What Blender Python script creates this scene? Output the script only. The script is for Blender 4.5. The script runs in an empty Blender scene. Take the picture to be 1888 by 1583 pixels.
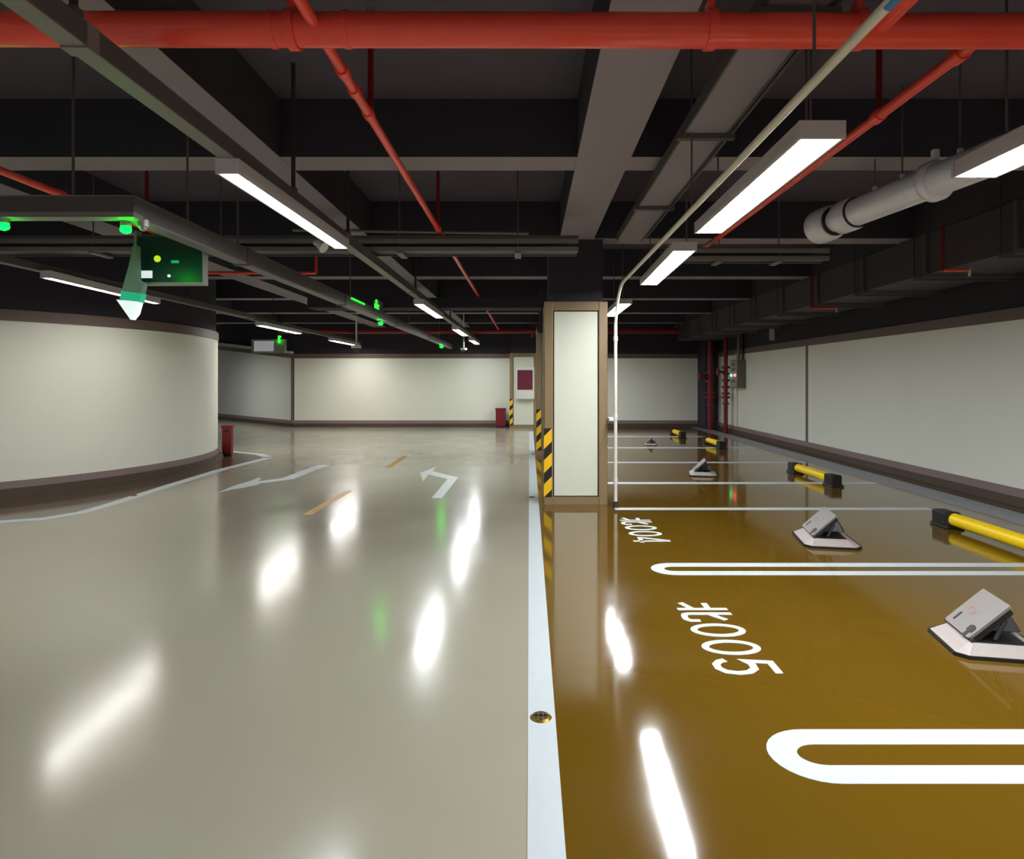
import bpy, math, random
from mathutils import Vector, Matrix
random.seed(7)
sc = bpy.context.scene
COL = sc.collection
H = 1.4            # camera height
F = 1200.0         # focal length in pixels of the 1888 px frame
CX, CY = 976.0, 701.0
PI = math.pi
def px(x, y, d):   # the point of the place seen at pixel (x, y) at depth d
    return Vector(((x-CX)*d/F, d, H+(CY-y)*d/F))
def fl(x, y):      # floor point seen at a pixel
    d = F*H/(y-CY)
    return ((x-CX)*d/F, d)

# ---------------------------------------------------------------- materials
def srgb(r, g, b):
    f = lambda c: ((c/255+.055)/1.055)**2.4 if c/255 > .04045 else c/255/12.92
    return (f(r), f(g), f(b), 1)
def mat(name, col, rough=.6, metal=0, spec=.5, vary=.08, scale=6.0, bump=0.0, bscale=40, coat=0.0, emit=None, estr=0):
    m = bpy.data.materials.new(name); m.use_nodes = True
    nt = m.node_tree; b = nt.nodes['Principled BSDF']
    b.inputs['Roughness'].default_value = rough
    b.inputs['Metallic'].default_value = metal
    b.inputs['Specular IOR Level'].default_value = spec
    b.inputs['Coat Weight'].default_value = coat
    tc = nt.nodes.new('ShaderNodeTexCoord')
    nz = nt.nodes.new('ShaderNodeTexNoise'); nz.inputs['Scale'].default_value = scale; nz.inputs['Detail'].default_value = 5
    nt.links.new(tc.outputs['Object'], nz.inputs['Vector'])
    mx = nt.nodes.new('ShaderNodeMix'); mx.data_type = 'RGBA'
    mx.inputs['A'].default_value = tuple(max(0, c*(1-vary)) for c in col[:3])+(1,)
    mx.inputs['B'].default_value = tuple(min(1, c*(1+vary)) for c in col[:3])+(1,)
    nt.links.new(nz.outputs['Fac'], mx.inputs['Factor'])
    nt.links.new(mx.outputs['Result'], b.inputs['Base Color'])
    if bump:
        n2 = nt.nodes.new('ShaderNodeTexNoise'); n2.inputs['Scale'].default_value = bscale; n2.inputs['Detail'].default_value = 4
        nt.links.new(tc.outputs['Object'], n2.inputs['Vector'])
        bp = nt.nodes.new('ShaderNodeBump'); bp.inputs['Strength'].default_value = bump; bp.inputs['Distance'].default_value = .01
        nt.links.new(n2.outputs['Fac'], bp.inputs['Height']); nt.links.new(bp.outputs['Normal'], b.inputs['Normal'])
    if emit:
        b.inputs['Emission Color'].default_value = emit; b.inputs['Emission Strength'].default_value = estr
    return m

def floor_mat(name, col, r0, r1, bump, spec=.75):
    m = mat(name, col, .15, vary=.06, scale=.8, spec=spec)
    nt = m.node_tree; b = nt.nodes['Principled BSDF']
    tc = [n for n in nt.nodes if n.type == 'TEX_COORD'][0]
    n = nt.nodes.new('ShaderNodeTexNoise'); n.inputs['Scale'].default_value = 1.3; n.inputs['Detail'].default_value = 6
    nt.links.new(tc.outputs['Object'], n.inputs['Vector'])
    mr = nt.nodes.new('ShaderNodeMapRange'); mr.inputs['From Min'].default_value = .3; mr.inputs['From Max'].default_value = .7
    mr.inputs['To Min'].default_value = r0; mr.inputs['To Max'].default_value = r1
    nt.links.new(n.outputs['Fac'], mr.inputs['Value']); nt.links.new(mr.outputs['Result'], b.inputs['Roughness'])
    n2 = nt.nodes.new('ShaderNodeTexNoise'); n2.inputs['Scale'].default_value = 3.5; n2.inputs['Detail'].default_value = 5; n2.inputs['Roughness'].default_value = .55
    nt.links.new(tc.outputs['Object'], n2.inputs['Vector'])
    bp = nt.nodes.new('ShaderNodeBump'); bp.inputs['Strength'].default_value = bump; bp.inputs['Distance'].default_value = .004
    nt.links.new(n2.outputs['Fac'], bp.inputs['Height']); nt.links.new(bp.outputs['Normal'], b.inputs['Normal'])
    return m

def tape_mat():
    m = bpy.data.materials.new('hazard_tape_paint'); m.use_nodes = True
    nt = m.node_tree; b = nt.nodes['Principled BSDF']; b.inputs['Roughness'].default_value = .45
    tc = nt.nodes.new('ShaderNodeTexCoord'); sp = nt.nodes.new('ShaderNodeSeparateXYZ')
    nt.links.new(tc.outputs['Object'], sp.inputs[0])
    def mth(op, a, bb):
        n = nt.nodes.new('ShaderNodeMath'); n.operation = op
        for i, v in enumerate((a, bb)):
            if isinstance(v, (int, float)): n.inputs[i].default_value = v
            else: nt.links.new(v, n.inputs[i])
        return n.outputs[0]
    s = mth('ADD', sp.outputs[0], mth('MULTIPLY', sp.outputs[1], -1.0))
    v = mth('SUBTRACT', sp.outputs[2], mth('MULTIPLY', s, 1.0))
    fr = mth('FRACT', mth('MULTIPLY', mth('ADD', v, 10.03), 1/.27), 0)
    gt = mth('GREATER_THAN', fr, .46)
    mx = nt.nodes.new('ShaderNodeMix'); mx.data_type = 'RGBA'
    mx.inputs['A'].default_value = srgb(18, 18, 22); mx.inputs['B'].default_value = srgb(250, 195, 0)
    nt.links.new(gt, mx.inputs['Factor']); nt.links.new(mx.outputs['Result'], b.inputs['Base Color'])
    return m

M = dict(
    lane=floor_mat('grey_epoxy', srgb(158, 152, 134), .13, .21, .012),
    bay=floor_mat('olive_epoxy', srgb(96, 70, 14), .06, .12, .05),
    kerb_paint=floor_mat('brown_epoxy', srgb(84, 68, 48), .07, .13, .03),
    gutter=mat('bare_concrete', srgb(142, 144, 152), .4, vary=.25, scale=9, bump=.3),
    paint=mat('road_paint_white', srgb(190, 197, 200), .38, vary=.04, scale=14),
    paint_worn=mat('road_paint_worn', srgb(206, 208, 206), .34, vary=.08, scale=10),
    paint_y=mat('road_paint_yellow', srgb(190, 140, 40), .35, vary=.1, scale=8),
    colcream=mat('cream_column_panel', srgb(220, 221, 204), .45, vary=.02, scale=1.2),
    cream=mat('cream_wall_panel', srgb(238, 238, 224), .5, vary=.02, scale=1.2),
    brown=mat('brown_trim', srgb(112, 92, 84), .55, vary=.08, scale=5),
    mauve=mat('mauve_plinth', srgb(140, 120, 118), .5, vary=.08, scale=5),
    plinth=mat('dark_plinth', srgb(84, 70, 58), .5, vary=.1, scale=5),
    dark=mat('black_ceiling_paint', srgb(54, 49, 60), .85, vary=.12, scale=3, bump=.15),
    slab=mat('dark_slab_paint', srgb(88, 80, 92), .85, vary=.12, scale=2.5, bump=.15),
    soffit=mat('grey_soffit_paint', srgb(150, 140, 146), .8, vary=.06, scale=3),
    beige=mat('beige_column_cladding', srgb(142, 118, 84), .42, vary=.05, scale=4),
    groove=mat('brown_groove', srgb(98, 80, 58), .6),
    red=mat('red_pipe_paint', srgb(255, 84, 66), .26, vary=.12, scale=9, bump=.05),
    deepred=mat('deep_red_paint', srgb(122, 14, 22), .4, vary=.08),
    maroon=mat('maroon_door', srgb(104, 26, 44), .35, vary=.06),
    steel=mat('galvanised_steel', srgb(168, 164, 160), .42, metal=.55, vary=.1, scale=12),
    tray=mat('grey_tray_paint', srgb(128, 124, 120), .5, metal=.1, vary=.08, scale=8),
    traydark=mat('dark_tray_paint', srgb(92, 86, 86), .55, metal=.1, vary=.08, scale=8),
    silver=mat('silver_foil_wrap', srgb(232, 236, 250), .22, metal=.1, vary=.08, scale=14, bump=.08),
    strap=mat('rubber_strap', srgb(34, 34, 38), .5),
    housing=mat('lamp_housing', srgb(205, 200, 203), .4, metal=0, vary=.03),
    lamp=mat('lamp_diffuser', srgb(240, 246, 246), .4, emit=(.94, .98, 1.0, 1), estr=26),
    lampb=mat('lamp_diffuser_bay', srgb(240, 246, 246), .4, emit=(.94, .98, 1.0, 1), estr=36),
    lampw=mat('lamp_diffuser_warm', srgb(246, 244, 236), .4, emit=(1.0, .97, .92, 1), estr=28),
    green=mat('green_led', srgb(10, 90, 20), .3, emit=(0, 1.0, .004, 1), estr=32),
    greendim=mat('green_sign_light', srgb(30, 255, 60), .3, emit=(.02, 1.0, .03, 1), estr=1.6),
    redled=mat('red_led', srgb(255, 50, 50), .3, emit=(1, .05, .05, 1), estr=6),
    greenled=mat('green_panel_led', srgb(50, 255, 120), .3, emit=(.05, 1, .3, 1), estr=4),
    rod=mat('steel_rod', srgb(110, 106, 108), .45, metal=.5),
    roddark=mat('dark_rod', srgb(60, 56, 58), .5, metal=.3),
    conduit=mat('cream_conduit', srgb(226, 220, 204), .4, vary=.05, scale=10),
    white=mat('white_plastic', srgb(222, 222, 218), .4, vary=.02),
    black=mat('black_rubber', srgb(20, 20, 20), .55, vary=.2, scale=20),
    yellow=mat('yellow_reflective', srgb(250, 210, 0), .35, vary=.05),
    lockgrey=mat('lock_grey_enamel', srgb(120, 113, 109), .42, vary=.03, scale=18),
    locklight=mat('lock_tread_plate', srgb(164, 153, 148), .4, vary=.06, scale=60, bump=.25, bscale=140),
    lockdark=mat('lock_dark_steel', srgb(64, 62, 62), .4, metal=.3),
    orange=mat('orange_print', srgb(170, 92, 62), .5),
    greyprint=mat('grey_print', srgb(112, 124, 128), .5),
    panelolive=mat('olive_steel', srgb(112, 108, 84), .45),
    panelgrey=mat('grey_steel_door', srgb(150, 150, 142), .45),
    signdark=mat('dark_green_sign_face', srgb(10, 62, 52), .22, vary=.1, scale=3),
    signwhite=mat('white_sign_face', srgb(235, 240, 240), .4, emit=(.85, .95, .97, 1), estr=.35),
    signgrey=mat('grey_green_sign', srgb(128, 150, 138), .4),
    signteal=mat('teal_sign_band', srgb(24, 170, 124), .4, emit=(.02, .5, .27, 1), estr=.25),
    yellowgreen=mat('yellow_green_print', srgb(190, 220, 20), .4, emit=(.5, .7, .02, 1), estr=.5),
    brass=mat('brass', srgb(150, 120, 40), .35, metal=.8, vary=.2, scale=30),
    bulb=mat('lightbox_face', srgb(200, 200, 208), .4, emit=(.8, .8, .9, 1), estr=.12),
    duct=mat('dark_duct_paint', srgb(70, 62, 66), .6, vary=.1, scale=4),
    bluetape=mat('blue_tape', srgb(60, 130, 190), .4),
    tape=tape_mat(),
)

# ---------------------------------------------------------------- mesh builder
class MB:
    def __init__(s): s.v, s.f, s.m, s.sm, s.mats = [], [], [], [], []
    def mi(s, m):
        if m not in s.mats: s.mats.append(m)
        return s.mats.index(m)
    def add(s, vs, fs, m, smooth=False):
        o = len(s.v); k = s.mi(m)
        s.v += [tuple(v) for v in vs]
        for f in fs:
            s.f.append([i+o for i in f]); s.m.append(k); s.sm.append(smooth)
    def box(s, x0, x1, y0, y1, z0, z1, m, bottom=None):
        vs = [(x, y, z) for z in (z0, z1) for y in (y0, y1) for x in (x0, x1)]
        fs = [(4, 5, 7, 6), (0, 1, 5, 4), (1, 3, 7, 5), (3, 2, 6, 7), (2, 0, 4, 6)]
        s.add(vs, fs, m); s.add(vs, [(0, 2, 3, 1)], bottom or m); return s
    def prism(s, pts, z0, z1, m, mtop=None):
        n = len(pts)
        a = sum(pts[i][0]*pts[(i+1) % n][1]-pts[(i+1) % n][0]*pts[i][1] for i in range(n))
        if a < 0: pts = pts[::-1]
        vs = [(p[0], p[1], z0) for p in pts]+[(p[0], p[1], z1) for p in pts]
        fs = [tuple(range(n))[::-1]]+[(i, (i+1) % n, n+(i+1) % n, n+i) for i in range(n)]
        s.add(vs, fs, m); s.add(vs, [tuple(range(n, 2*n))], mtop or m); return s
    def loft(s, a, b, za, zb, m, mtop=None):   # two rings of the same count (ccw)
        n = len(a)
        vs = [(p[0], p[1], za) for p in a]+[(p[0], p[1], zb) for p in b]
        s.add(vs, [tuple(range(n))[::-1]]+[(i, (i+1) % n, n+(i+1) % n, n+i) for i in range(n)], m)
        s.add(vs, [tuple(range(n, 2*n))], mtop or m); return s
    def tube(s, path, r, m, n=14, caps=True, radii=None):
        P = [Vector(p) for p in path]; rings = []
        for i, p in enumerate(P):
            t = (P[min(i+1, len(P)-1)]-P[max(i-1, 0)]).normalized()
            u = t.cross(Vector((0, 0, 1)))
            if u.length < 1e-3: u = t.cross(Vector((0, 1, 0)))
            u.normalize(); w = u.cross(t).normalized()
            rr = radii[i] if radii else r
            rings.append([p+u*math.cos(2*PI*k/n)*rr+w*math.sin(2*PI*k/n)*rr for k in range(n)])
        vs = [q for R in rings for q in R]; fs = []
        for i in range(len(P)-1):
            for k in range(n):
                fs.append((i*n+k, i*n+(k+1) % n, (i+1)*n+(k+1) % n, (i+1)*n+k))
        s.add(vs, fs, m, True)
        if caps:
            s.add(vs, [tuple(range(n))[::-1], tuple((len(P)-1)*n+k for k in range(n))], m)
        return s
    def ribbon(s, pts, w, z0, z1, m, closed=False):
        P = [Vector((p[0], p[1])) for p in pts]; n = len(P); L, R = [], []
        for i in range(n):
            if closed: a, b = P[i-1], P[(i+1) % n]
            else: a, b = P[max(i-1, 0)], P[min(i+1, n-1)]
            d1 = (P[i]-a); d2 = (b-P[i])
            if d1.length < 1e-9: d1 = d2
            if d2.length < 1e-9: d2 = d1
            d1.normalize(); d2.normalize()
            t = (d1+d2)
            t = t.normalized() if t.length > 1e-6 else d1
            nn = Vector((-t.y, t.x)); c = max(.45, nn.dot(Vector((-d1.y, d1.x))))
            L.append(P[i]+nn*(w/2/c)); R.append(P[i]-nn*(w/2/c))
        vs = [(p.x, p.y, z) for z in (z0, z1) for S in (L, R) for p in S]
        fs = []
        for i in range(n if closed else n-1):
            j = (i+1) % n
            fs += [(2*n+i, 3*n+i, 3*n+j, 2*n+j), (i, j, n+j, n+i), (i, 2*n+i, 2*n+j, j), (n+i, n+j, 3*n+j, 3*n+i)]
        if not closed:
            fs += [(0, n, 3*n, 2*n), (n-1, 3*n-1, 4*n-1, 2*n-1)]
        s.add(vs, fs, m); return s
    def sphere(s, c, r, m, n=12, sz=1):
        vs, fs = [], []
        for i in range(n//2+1):
            a = PI*i/(n//2)
            for k in range(n):
                vs.append((c[0]+r*math.sin(a)*math.cos(2*PI*k/n), c[1]+r*math.sin(a)*math.sin(2*PI*k/n), c[2]+r*sz*math.cos(a)))
        for i in range(n//2):
            for k in range(n):
                fs.append((i*n+k, (i+1)*n+k, (i+1)*n+(k+1) % n, i*n+(k+1) % n))
        s.add(vs, fs, m, True); return s
    def build(s, name, parent=None, loc=(0, 0, 0), bevel=0, label=None):
        me = bpy.data.meshes.new(name); off = Vector(loc)
        me.from_pydata([tuple(Vector(v)-off) for v in s.v], [], s.f)
        for m in s.mats: me.materials.append(m)
        for p, k, sm in zip(me.polygons, s.m, s.sm): p.material_index = k; p.use_smooth = sm
        me.validate(); me.update()
        o = bpy.data.objects.new(name, me); COL.objects.link(o); o.location = off
        if parent is not None:
            o.parent = parent; o.location = off-W(parent)
        if bevel:
            b = o.modifiers.new('edge', 'BEVEL'); b.width = bevel; b.segments = 2; b.limit_method = 'ANGLE'
        if label: o['label'] = label
        return o
def W(o):
    v = Vector((0, 0, 0))
    while o: v = v+o.location; o = o.parent
    return v
def box(*a, **k): return MB().box(*a, **k)
def tube(*a, **k): return MB().tube(*a, **k)
def thing(name, label, cat, loc=(0, 0, 0), group=None):
    o = bpy.data.objects.new(name, None); COL.objects.link(o); o.location = loc; o.empty_display_size = .1
    return tag(o, label, cat, group)
def tag(o, label, cat, group=None):
    o['label'] = label; o['category'] = cat
    if group: o['group'] = group
    return o
def struct(o): o['kind'] = 'structure'; return o
def copy_tree(o, parent=None):
    c = o.copy(); COL.objects.link(c)
    if parent is not None: c.parent = parent
    for ch in list(o.children): copy_tree(ch, c)
    return c

# ---------------------------------------------------------------- the setting
XR = 5.47; YB = 19.6; XL = -14; Y0 = -3.5; ZS = H+2.02; ZB = H+1.6
floor = struct(MB().prism([(XL, Y0), (XR+.1, Y0), (XR+.1, YB+.1), (-7.1, YB+.1), (-11.3, 23.8), (XL, 24.2)], -.12, 0, M['lane']).build('floor'))
# brown-olive parking area and its strip by the wall
box(.108, 4.78, Y0, YB, 0, .0012, M['bay']).build('bay_coating', floor, label='glossy olive brown epoxy of the parking bays')
box(4.78, 5.18, Y0, YB, 0, .0012, M['gutter']).build('drain_channel', floor, label='blue grey concrete strip between wheel stops and wall')
box(5.18, XR, Y0, YB, 0, .0014, M['kerb_paint']).build('wall_border', floor, label='dark brown painted strip at foot of wall')
# long white lane line
box(-.006, .108, Y0, 17.8, 0, .0026, M['paint']).build('lane_line', floor, label='long white line between lane and parking bays')
# brown ground between the drum wall and its white curve
DC = Vector((-9.05, 10.2)); DR = 3.78
curve = [fl(-200, 972), fl(-90, 967), fl(0, 962), fl(75, 957), fl(150, 945), fl(200, 931), fl(250, 915), fl(325, 891), fl(400, 868), fl(450, 855), fl(493, 844.5)]
curve2 = [fl(493, 842), fl(478, 837.5), fl(430, 832.5), fl(380, 831)]
MB().prism(curve+curve2+[(-8.0, 13.2), (-9.5, 10), (-9.5, 7.5)], 0, .0012, M['kerb_paint']).build('drum_border', floor, label='dark brown painted ground at foot of the curved wall')
MB().ribbon(curve, .15, 0, .0026, M['paint']).build('edge_line', floor, label='white line curving around the drum wall')
MB().ribbon(curve2, .16, 0, .0026, M['paint']).build('edge_line', floor)
# bay separators: two long loops and single lines
def loop(yc, wout, st, x0):
    r = (wout-st)/2; pts = [(4.55, yc+r)]
    for k in range(17):
        a = PI/2+PI*k/16
        pts.append((x0+st/2+r*1.15+r*1.15*math.cos(a), yc+r*math.sin(a)))
    pts.append((4.55, yc-r))
    return MB().ribbon(pts, st, 0, .0026, M['paint'])
loop(2.433, .352, .108, .896).build('bay_loop_line', floor, label='nearest white double line with a rounded end')
loop(4.83, .310, .098, .904).build('bay_loop_line', floor, label='farther white double line with a rounded end')
for y, w, x0, x1 in ((7.09, .125, .93, 4.37), (8.87, .17, .95, 4.72), (11.1, .17, .95, 4.72), (13.5, .22, .95, 4.7), (16.2, .3, .95, 4.4)):
    box(x0, x1, y-w/2, y+w/2, 0, .0026, M['paint']).build('bay_line', floor)
# bay numbers: stroke letters, tops towards the wall
def glyph(mb, strokes, x0, y0, w, h, st):
    for q, (pts, closed) in enumerate(strokes):
        mb.ribbon([(x0+v*h, y0-u*w) for u, v in pts], st, .0012, .0028+.0003*q, M['paint'], closed)
ell = [(.5+.42*math.cos(2*PI*k/28), .5+.44*math.sin(2*PI*k/28)) for k in range(28)]
BEI = [([(.37, 0), (.37, 1)], 0), ([(.04, .62), (.37, .62)], 0), ([(.02, .14), (.37, .30)], 0),
       ([(.62, 1), (.62, .16), (.66, .07), (.75, .045), (.90, .045), (.97, .12), (.97, .30)], 0), ([(.62, .54), (.94, .80)], 0)]
ZERO = [(ell, 1)]
FIVE = [([(.88, .95), (.22, .95), (.14, .56), (.34, .63), (.60, .62), (.80, .50), (.86, .32), (.78, .14), (.58, .05), (.34, .05), (.16, .13), (.08, .24)], 0)]
FOUR = [([(.72, 0), (.72, 1), (.62, 1), (.06, .30), (.06, .24), (.98, .24)], 0)]
for chars, y0, lab in (((BEI, ZERO, ZERO, FIVE), 4.10, 'white bay number ending in 005'), ((BEI, ZERO, ZERO, FOUR), 6.63, 'white bay number ending in 004')):
    mb = MB(); y = y0
    for i, g in enumerate(chars):
        w = .32 if i == 0 else .185
        glyph(mb, g, .905, y, w, .305, .038); y -= w+(.04 if i == 0 else .05)
    mb.build('bay_number', floor, label=lab)
# lane arrows and centre dashes
def stroke(mb, pts, w, m): mb.ribbon(pts, w, 0, .0024, m)
mb = MB()
stroke(mb, [fl(598, 857), fl(572, 866), fl(531, 882), fl(490, 887.5), fl(455, 891)], .19, M['paint'])
mb.prism([fl(401, 908), fl(430, 896), fl(466, 885), fl(477, 880), fl(482, 883), fl(476, 886), fl(484, 888), fl(476, 893), fl(448, 899), fl(425, 902.5)], 0, .0030, M['paint'])
mb.build('bent_arrow', floor, label='long worn white arrow bending to the ramp')
mb = MB()
mb.prism([fl(796, 918), fl(815, 918), fl(845, 880), fl(797, 868.5), fl(805, 860), fl(774, 872), fl(780, 887), fl(790, 874.5), fl(825, 883)], 0, .0024, M['paint_worn'])
mb.build('turn_arrow', floor, label='white left turn arrow on the grey lane')
for a, b in (((566, 949), (642, 905)), ((716, 861), (747, 841))):
    mb = MB(); stroke(mb, [fl(*a), fl(*b)], .10, M['paint_y']); mb.build('centre_dash', floor, label='worn yellow dash on the grey lane')

# ceiling slab, beams
ceiling = struct(box(XL, XR+.1, Y0, 24.3, ZS, ZS+.15, M['slab']).build('ceiling'))
for x0, x1 in ((-7.4, -7.0), (-4.7, -4.3), (-2.18, -1.79), (.344, .73), (4.33, 4.72)):
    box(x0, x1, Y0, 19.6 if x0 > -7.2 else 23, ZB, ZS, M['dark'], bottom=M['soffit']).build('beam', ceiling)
for k in range(-2, 6):
    y = 4.67+2.68*k
    if y+.3 > 19.5: continue
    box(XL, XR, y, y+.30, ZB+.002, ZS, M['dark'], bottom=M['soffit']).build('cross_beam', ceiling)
# walls: dark upper wall with cream cladding below
def wall(name, p, q, zt=2.14, vert=(), t=.12, ztop=ZS):
    """wall from p to q, its face to the right of the direction p->q is the room side"""
    p = Vector(p); q = Vector(q); d = (q-p).normalized(); n = Vector((d.y, -d.x))   # n points into the room
    def slab(a, b, off0, off1, z0, z1, m):
        P = [p+d*a+n*off0, p+d*b+n*off0, p+d*b+n*off1, p+d*a+n*off1]
        return MB().prism([(v.x, v.y) for v in P], z0, z1, m)
    L = (q-p).length
    w = struct(slab(0, L, -t, 0, 0, ztop, M['dark']).build(name))
    c0 = .16
    edges = [0]+list(vert)+[L]
    for a, b in zip(edges[:-1], edges[1:]):
        slab(a+.03, b-.03, 0, .03, c0, zt-.06, M['cream']).build('cream_panel', w, bevel=.004)
    slab(0, L, 0, .045, zt-.065, zt+.07, M['brown']).build('cap_rail', w, bevel=.006)
    slab(0, L, 0, .05, .10, .20, M['mauve']).build('plinth_rail', w, bevel=.006)
    slab(0, L, 0, .075, 0, .105, M['plinth']).build('plinth', w, bevel=.006)
    for v in vert:
        slab(v-.045, v+.045, 0, .04, .2, zt-.06, M['brown']).build('joint_strip', w)
    return w
wall('wall_right', (XR, YB), (XR, Y0), vert=(YB-12.75, YB-5.2, YB+.4))
wall('wall_back', (-7.1, YB), (XR, YB), vert=(), zt=2.13)

def sloped_wall():
    p = Vector((-11.6, 24.0)); q = Vector((-7.1, YB)); d = (q-p).normalized(); n = Vector((d.y, -d.x)); L = (q-p).length
    def piece(a, b, off0, off1, zb0, zb1, zt0, zt1, m):
        vs = []
        for s_, zb_, zt_ in ((a, zb0, zt0), (b, zb1, zt1)):
            for o_, z_ in ((off0, zb_), (off1, zb_), (off1, zt_), (off0, zt_)):
                v = p+d*s_+n*o_; vs.append((v.x, v.y, z_))
        mb = MB(); mb.add(vs, [(0, 1, 2, 3), (7, 6, 5, 4), (0, 4, 5, 1), (1, 5, 6, 2), (2, 6, 7, 3), (3, 7, 4, 0)], m); return mb
    zt = lambda s_: 2.62-.49*s_/L
    w = struct(piece(0, L, -.12, 0, 0, 0, ZS, ZS, M['dark']).build('wall_left'))
    piece(.02, L-.06, 0, .03, .16, .16, zt(.02)-.06, zt(L)-.06, M['cream']).build('cream_panel', w)
    piece(0, L, 0, .045, zt(0)-.065, zt(L)-.065, zt(0)+.07, zt(L)+.07, M['brown']).build('cap_rail', w)
    piece(0, L, 0, .10, zt(0)+.075, zt(L)+.075, zt(0)+.2, zt(L)+.14, M['cream']).build('pale_upstand', w)
    piece(0, L, 0, .05, .10, .10, .20, .20, M['mauve']).build('plinth_rail', w)
    piece(0, L, 0, .075, 0, 0, .105, .105, M['plinth']).build('plinth', w)
    piece(L-.07, L+.0, 0, .05, .2, .2, zt(L)-.06, zt(L)-.06, M['brown']).build('joint_strip', w)
sloped_wall()
# side wall far left and curved drum wall
struct(box(XL-.1, XL, Y0, 24.2, 0, ZS, M['dark']).build('wall_far_left'))
def drum(r0, r1, z0, z1, m, n=96):
    mb = MB(); vs = []; fs = []
    for i in range(n):
        a = 2*PI*i/n
        for r, z in ((r0, z0), (r1, z0), (r1, z1), (r0, z1)):
            vs.append((DC.x+r*math.cos(a), DC.y+r*math.sin(a), z))
    for i in range(n):
        j = (i+1) % n
        for k in range(4):
            fs.append((4*i+k, 4*j+k, 4*j+(k+1) % 4, 4*i+(k+1) % 4))
    mb.add(vs, fs, m, True)
    return mb
dw = struct(drum(DR-.30, DR-.05, 0, ZS, M['dark']).build('wall_curved'))
def flat(o):
    e = o.modifiers.new('split', 'EDGE_SPLIT'); e.split_angle = math.radians(40); return o
flat(dw)
flat(drum(DR-.05, DR-.02, .16, 2.14, M['cream']).build('cream_panel', dw))
flat(drum(DR-.05, DR-.005, 2.11, 2.245, M['brown']).build('cap_rail', dw))
flat(drum(DR-.05, DR, .11, .20, M['mauve']).build('plinth_rail', dw))
flat(drum(DR-.05, DR+.03, 0, .115, M['plinth']).build('plinth', dw))

# ---------------------------------------------------------------- columns
def column(x0, x1, y0, y1, label, tapes=True, ztop=2.29, loc=None):
    t = thing('column', label, 'column', ((x0+x1)/2, (y0+y1)/2, 0), 'columns beside the lane')
    c = .05
    box(x0+c, x1-c, y0+c, y1-c, ztop-.02, ZS, M['dark']).build('concrete_core', t, loc=((x0+x1)/2, (y0+y1)/2, 0))
    box(x0+.055, x1-.055, y0+.055, y1-.055, 0, ztop-.02, M['groove']).build('cladding_backing', t)
    # frame: corner posts and rails on every face, leaving the panel recess
    fw = .10
    for xa in (x0, x1-fw):
        for ya in (y0, y1-fw):
            box(xa, xa+fw, ya, ya+fw, 0, ztop, M['beige']).build('corner_post', t, bevel=.008)
    for za, zb in ((0, .085), (ztop-.10, ztop-.002)):
        mb = MB()
        mb.box(x0+fw, x1-fw, y0+.004, y0+.06, za, zb, M['beige']).box(x0+fw, x1-fw, y1-.06, y1-.004, za, zb, M['beige'])
        mb.box(x0+.004, x0+.06, y0+fw, y1-fw, za, zb, M['beige']).box(x1-.06, x1-.004, y0+fw, y1-fw, za, zb, M['beige'])
        mb.build('rail', t)
    g = .012
    for a, b, cc, d in ((x0+fw+g, x1-fw-g, y0+.02, y0+.05), (x0+fw+g, x1-fw-g, y1-.05, y1-.02), (x0+.02, x0+.05, y0+fw+g, y1-fw-g), (x1-.05, x1-.02, y0+fw+g, y1-fw-g)):
        box(a, b, cc, d, .085+g, ztop-.10-g, M['colcream']).build('cream_panel', t, bevel=.003)
    if tapes:
        mb = MB()
        mb.box(x0-.003, x0+.086, y0-.003, y0, .085, .86, M['tape'])
        mb.box(x0-.003, x0, y0, y0+.09, .085, .86, M['tape'])
        mb.box(x0-.003, x0, y1-.09, y1, .085, .86, M['tape'])
        mb.build('hazard_tape', t, loc=(x0, y0, 0))
    return t
column(.168, .884, 7.34, 8.04, 'nearest cream panelled column standing beside the long white line')
column(.135, .85, 12.2, 12.92, 'second column, mostly hidden behind the nearest one')
column(-.575, .24, 19.05, 19.55, 'far cream column against the back wall carrying the fire cabinet', ztop=2.2)

# fire cabinet on the far column
d = 19.05
t = thing('fire_cabinet', 'fire hose cabinet with maroon door on the far column', 'fire cabinet', px(969, 735, d))
box(*[px(951.5, 0, d).x, px(985, 0, d).x], d-.12, d+.03, px(0, 735, d).z, px(0, 677, d).z, M['white']).build('cabinet_frame', t, bevel=.01)
box(px(954, 0, d).x, px(982, 0, d).x, d-.135, d-.11, px(0, 718, d).z, px(0, 682, d).z, M['maroon']).build('cabinet_door', t, bevel=.006)
box(px(954, 0, d).x, px(982, 0, d).x, d-.13, d-.11, px(0, 731.5, d).z, px(0, 719, d).z, M['conduit']).build('notice_plate', t, label='pale notice plate under the maroon door')

# red boxes on the floor
def redbox(cx, base_y, w, h, dd, label, slots):
    x, y = fl(cx, base_y)
    t = thing('extinguisher_box', label, 'extinguisher box', (x, y+dd/2, 0), 'red extinguisher boxes')
    box(x-w/2, x+w/2, y, y+dd, .05, h-.05, M['deepred']).build('box_body', t, bevel=.008)
    box(x-w/2-.012, x+w/2+.012, y-.012, y+dd+.012, h-.055, h, M['deepred']).build('box_lid', t, bevel=.008)
    box(x-w/2+.02, x+w/2-.02, y+.02, y+dd-.02, 0, .052, M['black']).build('plinth_foot', t)
    if slots == 1:
        box(x-.04, x+.04, y-.006, y+.004, h-.125, h-.085, M['black']).build('handle_slot', t)
    else:
        for z in (.20, .44):
            box(x-w*.36, x+w*.36, y-.006, y+.004, z-.03, z+.03, M['maroon']).build('label_plate', t)
redbox(417.5, 841, .175, .575, .09, 'tall narrow red box standing at end of the curved wall', 1)
redbox(923, 788.5, .29, .58, .2, 'red box standing against the back wall beside the far column', 2)

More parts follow.
